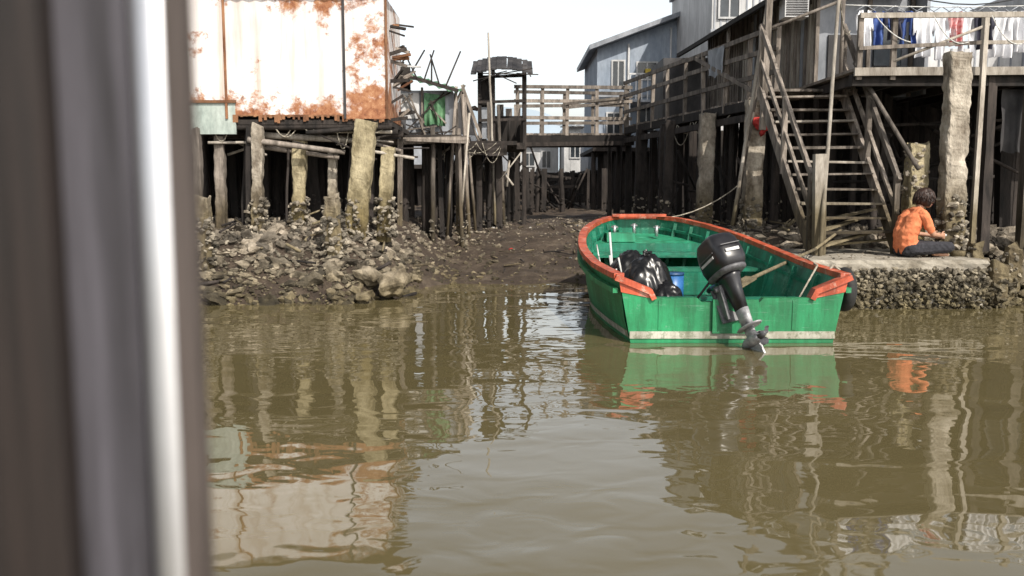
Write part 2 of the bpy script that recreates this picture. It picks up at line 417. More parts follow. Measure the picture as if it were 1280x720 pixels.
b.beam((-2.3,15.88,3.60),(-.95,15.88,3.21),.05,.06,wood_d); b.beam((-2.3,15.86,3.66),(-1.6,15.86,3.62),.04,.03,tin_w)
for i in range(9): b.pole((-2.2+i*.13,15.85,3.55-i*.03),(-2.2+i*.13+R(-.3,.3),16.6,3.75+R(0,.3)),.015,wood_d)
b.obj('roof',E)
b=B()
b.box((-2.6,15.8,2.36),(-.9,18.5,2.44),wood_d)
for i in range(8): b.beam((-2.6,15.75+.01*i,2.38-.02*i),(-.8,15.75+.01*i,2.34+R(-.06,.06)),.05,.05,wood)
stilts(b,[(R(-2.5,-1.0),R(16,18.5)) for _ in range(14)],2.4,wood_d,(.04,.07))
stilts(b,[(-1.95,15.6),(-1.42,16.0),(-1.0,16.6)],2.6,wood,(.035,.05))
b.obj('stilts',E)

E=empty('wooden_lean_to')
b=B()
b.add([(-1.35,18,2.6),(-.75,18,2.55),(-.98,18,3.45),(-1.35,19.5,2.6),(-.75,19.5,2.55),(-.98,19.5,3.45)],[[0,1,2],[0,2,5,3],[1,4,5,2]],tin_d)
b.beam((-1.42,17.95,2.6),(-.95,17.95,3.55),.06,.05,wood); b.beam((-.62,17.95,2.5),(-1.0,17.95,3.55),.06,.05,wood)
b.box((-1.5,17.9,2.36),(0.1,19.8,2.44),wood_d); b.drape((-1.5,17.85,2.4),(-.1,17.88,2.4),.25,wood_d,8)
b.obj('roof',E)
b=B()
stilts(b,[(R(-1.6,-.2),R(18.2,21.5)) for _ in range(26)],2.4,wood_d,(.03,.07))
stilts(b,[(-1.1,17.6),(-.95,17.3),(-.3,19.6),(-.5,18.9)],3.3,wood,(.03,.045),.15)
for i in range(30):
    x=R(-1.6,.1);y=R(17.4,19.5);z=R(1.6,2.6); b.pole((x,y,z),(x+R(-.5,.5),y+R(-.2,.2),z+R(-.6,.6)),R(.01,.025),random.choice([wood,wood_d,wood_d,wood_l]))
b.pole((-.36,19,.5),(-.50,19,4.75),.035,wood_l,.02,8,8,.01)
b.pole((-1.25,16.9,.5),(-1.05,16.9,3.4),.03,wood); b.pole((-.72,17.9,.4),(-.95,17.9,3.3),.03,wood); b.pole((-1.0,16.6,.5),(-.8,16.8,2.9),.022,wood_l)
for i in range(6): b.sag((R(-1.4,-.2),17.8,2.4),(R(-1.4,-.2),17.9,2.4),R(.1,.4),.007,rope_m)
b.obj('poles',E)

E=empty('wooden_lookout_hut')
b=B()
for x in(-.72,-.42,.28): b.beam((x,20,.1),(x,20,4.2),.08,.08,wood_d,.006,5)
for x in(-.72,.28): b.beam((x,21.2,.1),(x,21.2,4.4),.08,.08,wood_d,.006,5)
b.box((-.74,20.05,2.6),(-.40,20.09,3.3),tin_g); b.box((-.74,20.05,3.3),(-.40,20.09,4.0),wood_d); b.box((-.4,21.2,2.5),(.25,21.25,3.2),wood_d); b.box((.22,20.1,2.5),(.26,21.1,3.1),wood_d)
for z in(2.45,3.0,3.4,3.95): b.beam((-.75,19.95,z),(.3,19.95,z+.03),.05,.06,wood_d)
b.box((-.8,19.8,2.36),(.3,21.5,2.44),wood_d)
for i in range(5): b.box((-.75+i*.2,21.26,2.44),(-.6+i*.2,21.28,3.5+R(-.2,.3)),wood)
b.obj('frame',E)
b=B()
ns=12
for k in range(ns):
    x=-.84+k*.112; ar=.12*math.sin((k+.5)/ns*3.14)
    b.beam((x,19.5+R(-.05,.05),3.95+ar),(x+R(-.02,.02),20.6,4.36+ar),.114,.03,tin_d,.005); b.beam((x,20.58,4.35+ar),(x+R(-.02,.02),21.5,4.48+ar),.114,.03,tin_d,.005)
for k in range(9): b.pole((R(-.8,.4),19.55,3.98),(R(-.9,.6),19.5,3.85+R(-.12,.25)),.012,wood_d)
b.obj('roof',E)

# ------------------------------------------------------------------ footbridge
E=empty('wooden_footbridge')
b=B()
for i in range(26):
    x=.1+i*.11; b.box((x,22,2.80+R(-.008,.008)),(x+.1,23.3+R(-.05,.05),2.845),wood)
for y in(22.0,23.2): b.beam((0,y,2.67),(3.0,y,2.67),.1,.24,wood_d,.005,4)
b.beam((0,21.9,2.56),(3.0,21.9,2.60),.05,.1,wood_d)
b.obj('deck',E)
b=B()
for y in(22.03,23.25):
    for x in(.14,.75,1.35,2.1,2.85): b.beam((x,y,2.6),(x+R(-.03,.03),y,3.98),.08,.07,wood)
    for z in(3.2,3.62,3.95): b.beam((.05,y-.05,z+R(-.03,.03)),(2.95,y-.05,z+R(-.03,.03)),.05,.08,wood)
    b.beam((1.3,y-.09,3.55),(2.95,y-.09,3.72),.04,.06,wood)
b.obj('railings',E)
b=B()
stilts(b,[(.1,22.2),(.15,23.2),(2.9,22.2),(2.8,23.2),(3.1,21.5),(2.6,23.6),(.0,21.8)],2.7,wood_d)
b.obj('stilts',E)

# ------------------------------------------------------------------ far houses
def window(b,x0,x1,z0,z1,y,m=None):
    b.box((x0,y-.02,z0),(x1,y-.005,z1),glass)
    for a,c in(((x0-.05,y-.05,z0-.05),(x1+.05,y-.021,z0)),((x0-.05,y-.05,z1),(x1+.05,y-.021,z1+.05)),((x0-.05,y-.05,z0),(x0,y-.021,z1)),((x1,y-.05,z0),(x1+.05,y-.021,z1)),(((x0+x1)/2-.02,y-.045,z0),((x0+x1)/2+.02,y-.021,z1))):
        b.box(a,c,m or tin_w)
def house(name,x0,x1,y,dep,z0,z1,m,roofm=tin_d,wins=(),stl=10,pitch=.35):
    E=empty(name); b=B()
    b.box((x0,y,z0),(x1,y+dep,z1),m)
    for k in range(int((x1-x0)/.6)): b.box((x0+.3+k*.6,y-.014,z0),(x0+.33+k*.6,y,z1),m)
    for w in wins: window(b,*w,y-.015)
    b.obj('walls',E); b=B()
    b.corr((x0-.2,y-.35,z1+.02),(x1+.2,y-.35,z1+.02),(x1+.2,y+dep,z1+pitch),(x0-.2,y+dep,z1+pitch),roofm,int((x1-x0)*14),.02)
    b.box((x0-.2,y-.36,z1-.06),(x1+.2,y-.33,z1+.0),wood_d)
    b.obj('roof',E); b=B()
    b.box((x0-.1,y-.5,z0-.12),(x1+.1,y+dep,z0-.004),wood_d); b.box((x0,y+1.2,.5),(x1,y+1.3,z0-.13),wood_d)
    stilts(b,[(x0+(x1-x0)*(i+.5)/stl+R(-.1,.1),y+R(-.4,.8)) for i in range(stl)],z0-.1,wood_d,(.07,.12))
    b.obj('stilts',E)
house('stilt_house',.3,2.3,44,4,2.1,3.7,tin_w,tin_g,((.6,1.1,2.6,3.2),(1.5,1.9,2.5,3.3)),8)
house('stilt_house',2.4,4.4,41,4,2.2,4.3,tin_w,tin_g,((2.7,3.1,2.9,3.5),(3.5,4.0,2.9,3.5)),8)
house('stilt_house',-1.8,.2,36,4,2.0,3.3,tin_g,tin_d,((-1.2,-.7,2.4,2.9),),8)
house('stilt_house',-6,-1.3,27,5,2.2,3.9,tin_g,rustm,((-2.4,-1.9,2.7,3.3),),14)
house('stilt_house',3.0,5.5,35,4,2.2,4.0,tin_g,tin_d,((3.4,3.8,2.8,3.3),),9)
house('stilt_house',4.6,9,46,6,2.4,6.5,tin_w,tin_g,((5.2,5.8,3,4),),9)
house('stilt_house',-9,-2,52,6,2.0,4.5,tin_w,tin_g,((-4,-3.4,2.8,3.6),),9)
E=empty('mud_channel_lumber'); b=B()
stilts(b,[(R(-1.2,3.2),R(26,40)) for _ in range(50)],2.1,wood_d,(.04,.09))
for i in range(18): b.beam((R(-1.5,0),R(27,40),R(1.2,2.1)),(R(1,3),R(27,40),R(1.2,2.1)),.06,.08,wood_d)
for i in range(12): b.pole((R(-1,2.6),R(25,32),.8),(R(-1,2.6),R(25,32),R(1.8,2.8)),.03,wood_d)
b.obj('posts',E)

# blue-grey two storey building
E=empty('blue_grey_house')
b=B()
y0,y1=29,34
vs=[(2.75,y0,2.8),(5.5,y0,2.8),(5.5,y0,6.95),(2.75,y0,5.95),(2.75,y1,2.8),(5.5,y1,2.8),(5.5,y1,6.95),(2.75,y1,5.95)]
b.add(vs,[[0,1,2,3],[0,3,7,4],[1,5,6,2],[4,7,6,5],[3,2,6,7]],plas_b)
window(b,3.25,3.6,4.75,5.55,y0); window(b,4.05,4.65,5.0,5.5,y0); window(b,4.1,4.6,3.3,4.2,y0); window(b,3.1,3.5,3.2,3.9,y0)
b.box((4.28,y0-.2,5.15),(4.5,y0-.052,5.3),yel)
b.box((2.7,y0-.05,4.42),(5.5,y0-.003,4.5),tin_g)
b.pole((3.75,y0-.06,2.8),(3.75,y0-.06,6.1),.035,tin_w); b.pole((5.1,y0-.06,2.8),(5.1,y0-.06,6.6),.03,tin_w)
b.obj('walls',E)
b=B()
b.add([(2.45,y0-.5,5.85),(5.6,y0-.5,7.0),(5.6,y1,7.0),(2.45,y1,5.85),(2.45,y0-.5,6.0),(5.6,y0-.5,7.14),(5.6,y1,7.14),(2.45,y1,6.0)],[[3,2,1,0],[4,5,6,7],[0,1,5,4],[1,2,6,5],[3,0,4,7]],tin_g)
b.obj('roof',E)
b=B()
b.box((3.6,y0-1.3,4.15),(5.5,y0-.05,4.22),tin_g)
for i in range(11): b.beam((3.65+i*.18,y0-1.28,4.2),(3.65+i*.18,y0-1.28,5.0),.03,.03,tin_w)
b.beam((3.6,y0-1.28,5.0),(5.5,y0-1.28,5.0),.05,.05,tin_w); b.beam((3.62,y0-1.28,2.8),(3.62,y0-1.28,4.2),.08,.08,tin_w)
b.obj('balcony',E)
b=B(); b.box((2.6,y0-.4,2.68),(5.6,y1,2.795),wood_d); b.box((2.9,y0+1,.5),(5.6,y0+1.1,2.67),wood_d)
stilts(b,[(2.7+.35*i,y0-.3+R(0,.8)) for i in range(9)],2.7,wood_d,(.08,.12)); b.obj('stilts',E)

E=empty('tall_pale_house')
b=B(); b.box((5.3,24,2.8),(10.5,30,7.6),tin_w)
for k in range(30): b.box((5.35+k*.17,23.98,2.8),(5.39+k*.17,23.999,7.6),tin_g)
window(b,6.2,6.9,5.0,6.1,23.98); window(b,5.5,6.0,6.0,6.8,23.98); b.box((5.2,23.8,7.6),(10.6,30,7.75),tin_g); b.obj('walls',E)

# ------------------------------------------------------------------ right raised walkway
E=empty('raised_boardwalk')
def wx(y): return 4.25-(y-14.3)*.19
b=B()
y=14.3
while y<22.2:
    b.box((wx(y)+R(-.05,.05),y,2.98+R(-.006,.006)),(wx(y)+1.5,y+.11,3.02),wood); y+=.12
b.beam((wx(14.3)+.03,14.3,2.90),(wx(22)+.03,22,2.90),.10,.16,wood_d)
b.beam((wx(14.3)+.9,14.3,2.90),(wx(22)+.9,22,2.90),.10,.14,wood_d)
b.beam((wx(14.3)-.03,14.3,2.70),(wx(22)-.03,22,2.66),.06,.12,wood_d)
b.obj('deck',E)
b=B()
for i in range(9):
    yy=14.4+i*.95; b.beam((wx(yy),yy,2.85),(wx(yy)+R(-.04,.04),yy,4.08),.07,.07,wood)
for z in(3.35,3.72,4.05):
    b.beam((wx(14.3)-.04,14.3,z),(wx(18)-.04,18,z+R(-.04,.04)),.04,.08,wood); b.beam((wx(18)-.04,18,z),(wx(22)-.04,22,z+R(-.04,.04)),.04,.08,wood)
b.beam((wx(15)-.07,15,3.1),(wx(17.5)-.07,17.5,4.0),.04,.07,wood)
b.drape((wx(16.2)-.08,16.2,4.05),(wx(16.9)-.08,16.9,4.05),.5,tin_g,4,12,8,.03)
b.obj('railings',E)
b=B()
def col(x,y,w,top,m,n=50,zb=.4,lean=.03):
    b.pile((x,y,zb),(x+lean,y,top),w,w,m,.035); b.crust((x,y,gh(x,y)),(x,y,gh(x,y)+.55),w*.56,n,oyster,(.02,.05))
col(3.92,14.5,.30,2.9,conc,150); col(3.6,16.6,.28,2.85,conc,80); col(3.25,19.0,.26,2.85,wood_d); col(3.0,20.8,.26,2.85,wood_d); col(3.05,17.4,.18,2.8,wood_d); col(4.7,16,.25,2.85,wood_d); col(4.4,18,.25,2.85,wood_d)
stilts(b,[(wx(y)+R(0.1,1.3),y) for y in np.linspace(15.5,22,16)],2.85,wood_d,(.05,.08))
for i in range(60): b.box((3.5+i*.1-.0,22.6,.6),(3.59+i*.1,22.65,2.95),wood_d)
for i in range(12):
    y=R(15.5,21); b.pole((wx(y),y,R(1.2,2.7)),(wx(y)+R(-.2,.8),y+R(-.8,.8),R(1,2.7)),R(.02,.035),wood_d)
for i in range(5):
    y=R(15,19); b.sag((wx(y),y,2.8),(wx(y+1),y+1,2.8),R(.1,.5),.01,rope_m)
b.obj('piles',E)

E=empty('boardwalk_house')
b=B()
b.add([(5.0,14.9,3.0),(4.35,20,3.0),(4.35,20,4.9),(5.0,14.9,4.9)],[[0,1,2,3]],wood)
b.box((5.0,14.86,3.0),(6.6,14.9,5.6),tin_g)
b.box((4.4,20,3),(7,20.05,5),tin_g)
for i in range(40):
    t=i/40; b.box((5.0-.65*t-.03,14.9+5.1*t,3.0),(5.0-.65*t-.004,14.9+5.1*t+.11,4.4+R(-.05,.5)),random.choice([wood,wood,tin_g,wood_l]))
b.box((5.2,14.82,3.05),(5.75,14.855,4.0),tin_d); b.box((5.95,14.80,3.5),(6.4,14.855,4.3),glass)
for x in(5.0,5.85,6.55): b.beam((x,14.8,3.0),(x,14.8,5.4),.06,.05,wood)
b.box((6.6,14.4,3.0),(6.65,18,4.7),tin_g)
b.obj('walls',E)
b=B()
b.corr((4.05,14.2,4.45),(3.7,20,4.45),(5.2,20.2,5.25),(5.6,14.2,5.35),tin_d,60,.02)
b.corr((5.0,14.3,4.62),(6.5,14.3,4.62),(6.5,15.2,5.0),(5.0,15.2,5.0),tin_g,30,.015)
b.beam((4.03,14.15,4.42),(5.6,14.15,5.32),.06,.1,wood_d); b.beam((4.03,14.2,4.42),(3.68,20,4.42),.06,.08,wood_d)
b.pole((4.2,14.6,3),(4.15,14.6,4.5),.035,wood); b.pole((4.0,16.6,3),(3.98,16.6,4.5),.035,wood)
b.box((3.4,20.2,3.0),(4.4,22,4.4),tin_d)
b.obj('roof',E)
b=B()
b.box((4.25,14.1,4.15),(4.62,14.4,4.45),tin_w)
for k in range(7): b.box((4.27,14.085,4.18+k*.037),(4.60,14.098,4.195+k*.037),tin_d)
b.obj('air_conditioner',E)

# ------------------------------------------------------------------ right deck
E=empty('waterfront_deck')
b=B()
for i in range(44): 
    x=4.75+i*.115; b.box((x,12.5,3.12+R(-.006,.006)),(x+.105,16.4,3.155),wood)
b.beam((4.75,12.47,3.10),(9.8,12.47,3.14),.05,.11,wood_l,.004,6)
b.beam((4.75,12.6,3.0),(9.8,12.6,3.0),.12,.16,wood_d)
for i in range(9): b.beam((4.9+i*.6,12.6,3.03),(4.9+i*.6,16.3,3.03),.08,.14,wood_d)
b.box((3.95,14.0,3.0),(5.4,14.9,3.04),wood)
b.obj('deck',E)
b=B()
for x in(4.83,5.3,6.55,7.2,7.75,8.5,9.2): b.beam((x,12.52,3.0),(x,12.52,3.88 if x!=7.2 else 4.15),.07,.06,wood_l if x>6 else wood)
b.beam((4.8,12.47,3.86),(9.8,12.47,3.90),.05,.07,wood_l,.003,5)
b.beam((6.5,12.47,3.50),(9.8,12.47,3.52),.035,.05,wood_l)
b.beam((4.8,12.47,3.42),(6.5,12.47,3.5),.03,.05,wood)
b.pole((5.3,12.5,3.25),(6.6,12.5,3.75),.02,wood_l)
for i in range(5): b.sag((5+i*.8,12.45,3.86),(5.5+i*.8,12.45,3.5),R(.05,.2),.008,rope_w)
b.obj('railings',E)
b=B()
b.pile((5.98,12.0,.3),(5.94,12.0,3.30),.30,.26,conc,.045); b.crust((5.98,12,.5),(5.97,12,1.4),.16,240,oyster,(.02,.055))
b.pile((5.60,12.3,.4),(5.60,12.3,2.12),.26,.24,conc_y,.05); b.crust((5.60,12.3,1.3),(5.60,12.3,2.1),.13,120,conc,(.02,.045))
b.beam((6.43,12.3,.5),(6.45,12.3,3.8),.06,.06,wood_l); b.beam((6.75,12.6,.6),(6.72,12.6,3.05),.12,.12,wood_d,.008,5)
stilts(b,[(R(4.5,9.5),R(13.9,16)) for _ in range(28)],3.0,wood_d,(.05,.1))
stilts(b,[(7.3,12.6),(8.1,12.7),(9,12.6)],3.0,wood,(.08,.1))
for i in range(60): b.box((4.3+i*.1,16.4,.7),(4.39+i*.1,16.45,3.1),wood_d)  # back boards: shade under the deck put into their dark colour
for i in range(14): b.pole((R(5.2,9),R(13.4,15),R(1.5,2.9)),(R(5.2,9),R(13.5,15.5),R(1.2,2.9)),.025,wood_d)
b.drape((7.0,12.8,2.9),(7.6,12.8,2.9),.9,tin_d,2)
b.obj('piles',E)
b=B(); b.box((6.0,16.6,3.1),(12,16.7,4.05),tin_w); b.box((9.6,15,3.1),(13,19,5.2),tin_w)
for k in range(26): b.box((6.1+k*.22,16.585,3.1),(6.13+k*.22,16.6,4.05),tin_g)
b.obj('low_wall',E)

# ------------------------------------------------------------------ stairs
E=empty('wooden_staircase')
b=B()
TL,TR=V(3.86,14.0,3.05),V(5.14,14.0,3.05); BL,BR=V(4.06,11.95,.66),V(5.22,11.95,.66)
b.beam(TL,BL,.05,.17,wood,.005,5); b.beam(TR,BR,.05,.17,wood,.005,5)
n=12
for i in range(1,n):
    t=i/n; l=TL.lerp(BL,t)+V(.03,-.02,.03); r=TR.lerp(BR,t)+V(-.03,-.02,.03+R(-.02,.02))
    b.beam(l,r,.24,.032,wood_l if i%3==0 else wood,.006)
b.obj('flight',E)
b=B()
up=V(0,0,.95)
for (T,Bo) in((TL,BL),(TR,BR)):
    b.beam(T+up,Bo+up*.98,.05,.08,wood,.004,4); b.beam(T+up*.5,Bo+up*.5,.04,.06,wood,.004,4)
    for t in(.02,.5,.97):
        p=T.lerp(Bo,t); b.beam(p-V(0,0,.15),p+up*1.02,.07,.07,wood)
b.pole((4.95,13.0,3.3),(5.45,11.9,1.75),.03,wood); 
b.beam((4.14,11.85,.45),(4.10,11.85,1.95),.15,.12,wood_l,.006,4)
b.pole((4.05,11.6,.2),(4.45,12.3,4.6),.030,wood_l,.024,8,8,.004)
b.pole((3.55,14.2,.9),(4.02,14.1,4.7),.03,wood_l,.025,8,6,.006); b.pole((3.6,14.3,.9),(4.1,14.3,4.4),.025,wood)
b.beam((3.9,13.9,2.4),(3.95,13.9,4.6),.09,.08,wood)
b.pole((4.0,13.9,3.95),(5.3,13.9,4.45),.025,wood)
b.sag((4.42,12.3,4.3),(5.2,13.9,3.9),.3,.01,rope_m)
b.obj('handrails',E)
b=B()
for a,c in(((4.2,11.9,.72),(5.5,12.6,.98)),((4.15,12.0,.9),(5.1,12.7,1.1)),((4.3,12.3,.70),(5.6,12.2,.82)),((4.2,12.5,1.0),(5.4,12.9,1.22))):
    b.beam(a,c,.10,.03,wood_l,.004)
b.obj('landing_boards',E)
b=B(); b.rock((3.98,14.3,2.52),.11,red_cl,3,1,.25); b.rock((4.0,14.28,2.38),.06,red_cl,2,1,.3); b.tube([(3.98,14.3,2.6),(3.98,14.32,2.85)],.008,rope_m); b.obj('red_bag')

# ------------------------------------------------------------------ concrete landing
E=empty('concrete_landing')
bm=bmesh.new(); bmesh.ops.create_cube(bm,size=1)
for v in bm.verts: v.co=V(4.78+v.co.x*2.34,12.05+v.co.y*2.1,.05+v.co.z*1.1)
bmesh.ops.subdivide_edges(bm,edges=bm.edges[:],cuts=24,use_grid_fill=True)
for v in bm.verts:
    k=.07*noise.noise(v.co*2.1)+.05*noise.noise(v.co*6)+.03*noise.noise(v.co*14)
    if v.co.z<.58: v.co.y-=abs(k)*1.0+ .05*(.6-v.co.z); v.co.x+=k*.8
    else: v.co.z+=k*.18; v.co.x+=k*.6; v.co.y+=k*.6
me=bpy.data.meshes.new('slab'); bm.to_mesh(me); bm.free(); me.materials.append(M('worn_concrete_top',(.20,.175,.135),(.44,.405,.34),3,.95,.6,.01)); o=bpy.data.objects.new('slab',me); scene.collection.objects.link(o); o.parent=E
b=B()
for i in range(1900):
    z=R(-.05,.5); b.rock((R(3.68,5.95),10.97+R(-.09,.03)-.03*(.5-z),z),R(.012,.042),oyster,1,.9,.45)
for i in range(250): b.rock((3.6+R(-.05,.03),R(11,13),R(-.05,.5)),R(.015,.045),oyster,1,.9,.45)
for i in range(120): b.rock((R(3.7,5.9),R(11.1,12.9),.605),R(.006,.02),rockm,1,.5,.4)
b.obj('oyster_shells',E)
b=B()
for (x,y,h,w) in((6.12,11.1,.55,.22),(6.4,11.3,.75,.2),(6.05,11.5,.8,.18),(6.75,11.2,.5,.2)):
    b.pile((x,y,-.3),(x+.03,y,h),w,w,conc,.06); b.crust((x,y,0),(x,y,h*.9),w*.55,110,oyster,(.02,.05))
b.obj('broken_posts',E)

# ------------------------------------------------------------------ BOAT
E=empty('green_motor_sampan')
st=np.array([8.5,9.6,10.8,11.9,12.6,13.1,13.35]); HB=np.array([1.10,1.16,1.15,1.00,.78,.52,.30]); GZ=np.array([.63,.65,.74,.87,.96,1.02,1.04])
KZ=np.array([-.18,-.2,-.2,-.16,-.05,.12,.3])
def cr(a,t):
    n=len(a)-1; i=min(int(t*n),n-1); f=t*n-i; p=[a[max(i-1,0)],a[i],a[i+1],a[min(i+2,n)]]
    return .5*((2*p[1])+(-p[0]+p[2])*f+(2*p[0]-5*p[1]+4*p[2]-p[3])*f*f+(-p[0]+3*p[1]-3*p[2]+p[3])*f**3)
def cx(y): return 2.14-(y-8.5)*.05
NS=30; S=[]
for i in range(NS+1):
    t=i/NS; S.append((cr(st,t),cr(HB,t),cr(GZ,t),cr(KZ,t)))
b=B(); vs=[];fs=[]
def sec(y,hb,gz,kz):
    c=cx(y); w=hb-.13*(hb/1.1)
    L=[(-hb,gz),(-(hb*.55+w*.45),gz*.5+kz*.5),(-w,kz+.14),(-(w-.12*hb),kz),(0,kz-.02),(w-.12*hb,kz),(w,kz+.14),(hb*.55+w*.45,gz*.5+kz*.5),(hb,gz)]
    return [(c+x,y,z) for x,z in L]
k=9
for s in S: vs+=sec(*s)
for i in range(NS):
    for j in range(k-1): fs.append([i*k+j,i*k+j+1,(i+1)*k+j+1,(i+1)*k+j])
fs.append([NS*k+j for j in range(k)])
b.add(vs,fs,green,True)
b.obj('hull_outside',E)
b=B(); vs=[];fs=[]
def fl(s): return max(.08,s[3]+.24)
for s in S:
    y,hb,gz,kz=s; c=cx(y); h=hb-.05; f=fl(s); w=hb-.20*(hb/1.1)
    y2=min(max(y,8.56),13.30)
    vs+=[(c-h,y2,gz-.01),(c-w,y2,f+.06),(c-w+.08,y2,f),(c+w-.08,y2,f),(c+w,y2,f+.06),(c+h,y2,gz-.01)]
for i in range(NS):
    for j in range(5): fs.append([i*6+j,(i+1)*6+j,(i+1)*6+j+1,i*6+j+1])
fs.append([NS*6+j for j in range(6)][::-1])
b.add(vs,fs,green_in,False)
for i in range(3,NS-3,3):
    y,hb,gz,kz=S[i]; c=cx(y); f=fl(S[i])
    for sg in(-1,1):
        b.beam((c+sg*(hb-.07),y,gz-.03),(c+sg*(hb-.2),y,f+.05),.05,.05,green_in)
for sg in(-1,1):
    for i in range(0,NS-2):
        a=S[i];d2=S[i+1]
        b.beam((cx(a[0])+sg*(a[1]-.085),max(a[0],8.57),a[2]-.14),(cx(d2[0])+sg*(d2[1]-.085),d2[0],d2[2]-.14),.06,.035,green_in)
def thwart(y,z,w,m=green_in):
    i=min(range(NS+1),key=lambda q:abs(S[q][0]-y)); hb=S[i][1]-.12; b.beam((cx(y)-hb,y,z),(cx(y)+hb,y,z),w,.04,m)
thwart(9.2,.33,.25); thwart(10.9,.50,.24); thwart(11.9,.62,.22)
for j in range(7): b.box((cx(9.8)-.62+j*.18,8.7,.094),(cx(9.8)-.62+j*.18+.165,11.9,.115),green_in)
vs=[];fs=[]
fd=[s for s in S if s[0]>12.35]
pgreen=boatpaint('pale_green_boat_paint',(.03,.33,.18),(.2,.45,.33))
for s in fd: vs+=[(cx(s[0])-s[1]+.06,min(s[0],13.29),s[2]-.22),(cx(s[0])+s[1]-.06,min(s[0],13.29),s[2]-.22)]
for i in range(len(fd)-1): fs.append([2*i,2*i+1,2*i+3,2*i+2])
b.add(vs,fs,pgreen)
b.box((1.35,12.5,.74),(1.75,12.85,.86),pgreen); b.box((2.2,11.4,.11),(2.6,11.75,.4),green_in)
y=12.35; i=min(range(NS+1),key=lambda q:abs(S[q][0]-y)); b.beam((cx(y)-S[i][1]+.08,y,S[i][2]-.30),(cx(y)+S[i][1]-.08,y,S[i][2]-.30),.04,.2,green_in)
b.obj('hull_inside',E)
b=B()
def rail(sg,m,off,w,h,dz,i0=0,i1=NS):
    vs=[];fs=[];q=0
    for i in range(i0,i1+1):
        y,hb,gz,kz=S[i]; a=S[max(i-1,0)]; e=S[min(i+1,NS)]
        tan=V(cx(e[0])+sg*e[1]-cx(a[0])-sg*a[1],e[0]-a[0],0).normalized(); nrm=V(tan.y,-tan.x,0)*sg
        p=V(cx(y)+sg*hb,y,gz+dz)+nrm*off+V(0,0,R(-.003,.003))
        for u,v in((-w/2,-h/2),(w/2,-h/2),(w/2,h/2),(-w/2,h/2)): vs.append(p+nrm*u+V(0,0,v))
        q+=1
    for i in range(q-1):
        for j in range(4): fs.append([i*4+j,i*4+(j+1)%4,i*4+4+(j+1)%4,i*4+4+j])
    fs+=[[3,2,1,0],[(q-1)*4+j for j in range(4)]]
    b.add(vs,fs,m)
for sg in(-1,1):
    rail(sg,redp,.0,.10,.055,.02); rail(sg,green,.035,.05,.05,-.12); 
y,hb,gz,kz=S[NS]
b.beam((cx(y)-hb-.05,y+.01,gz+.022),(cx(y)+hb+.05,y+.01,gz+.022),.11,.06,redp,.004,4)
b.beam((cx(y)-hb-.10,y-.16,gz+.055),(cx(y)+hb+.10,y-.16,gz+.055),.10,.04,redp)
b.obj('gunwale',E)
b=B()
c=cx(8.5)
out=[(-.96,-.2),(.96,-.2),(.985,.0),(1.10,.63),(.80,.50),(.76,.44),(.3,.44),(.26,.40),(-.30,.40),(-.34,.44),(-.76,.44),(-.80,.50),(-1.10,.63),(-.985,.0)]
n=len(out); vs=[(c+x,8.46,z) for x,z in out]+[(c+x,8.55,z) for x,z in out]
b.add(vs,[list(range(n)),list(range(n,2*n))[::-1]]+[[i,i+n,(i+1)%n+n,(i+1)%n] for i in range(n)],green)
for sg in(-1,1):
    b.beam((c+sg*1.14,8.49,.645),(c+sg*.80,8.49,.505),.13,.055,redp,.003,2); b.beam((c+sg*.81,8.49,.52),(c+sg*.765,8.49,.43),.13,.05,redp)
    vs=[(c+sg*1.11,8.452,.63),(c+sg*.80,8.452,.50),(c+sg*.79,8.452,.44),(c+sg*1.085,8.452,.50)]
    b.add(vs,[[0,1,2,3] if sg<0 else [3,2,1,0]],redp)
b.box((c-.996,8.447,.045),(c+.996,8.459,.115),cream)
b.box((c-.985,8.445,-.03),(c+.985,8.458,.0),green)
b.box((c-.20,8.42,.1),(c+.24,8.458,.43),green)
for x in(-.7,.6): b.box((c+x-.02,8.452,.13),(c+x+.02,8.4585,.42),green)
b.obj('transom',E)
b=B()
for sg in(-1,1):
    vs=[];fs=[]
    for i in range(0,NS-5):
        y,hb,gz,kz=S[i]; w=hb-.13*(hb/1.1); mx,mz=hb*.55+w*.45,gz*.5+kz*.5
        for z in(.045,.115):
            z0=kz+.14; t=(z-z0)/(mz-z0); x=w+(mx-w)*t+.005
            vs.append((cx(y)+sg*x,y,z))
    for i in range(len(vs)//2-1): fs.append([2*i,2*i+1,2*i+3,2*i+2])
    b.add(vs,fs,cream)
b.obj('waterline_stripe',E)
b=B()
for x,y,z in((1.50,12.9,.80),(1.80,13.0,.82),(2.1,12.8,.80)):
    b.pole((x,y,z),(x,y,z+.16),.025,steel); b.pole((x-.05,y,z+.13),(x+.05,y,z+.13),.015,steel)
b.pole((1.28,10.9,.12),(1.22,11.0,.95),.014,tin_w); b.pole((1.22,10.2,.12),(1.14,10.25,.72),.012,tin_w)
b.tube([(1.2,9.9,.72),(1.3,10.0,.3),(1.5,10.2,.14),(2.0,10.0,.13),(2.3,9.6,.13)],.010,rope_w)
for q in range(5):
    b.tube([(2.55+.16*math.cos(g*.6+q)*(1-.1*q),9.6+.16*math.sin(g*.6+q)*(1-.1*q),.13+q*.018) for g in range(12)],.011,rope_m)
b.sag((1.06,8.9,.68),(1.08,11.2,.78),.25,.009,rope_w)
b.tube([(2.8,8.7,.3),(3.1,8.9,.72),(3.7,11.0,.62),(3.9,11.6,.66)],.010,rope_m)
b.sag((1.9,13.35,1.05),(3.8,14.6,1.6),.2,.010,rope_m)
b.obj('ropes_and_cleats',E)
b=B()
b.pole((1.86,10.15,.12),(1.86,10.15,.50),.13,blue_p,n=20)
b.pole((1.86,10.15,.50),(1.86,10.15,.53),.135,M('dark_blue_plastic',(.02,.06,.15),(.02,.08,.2),4,.4,.05,.002),n=20)
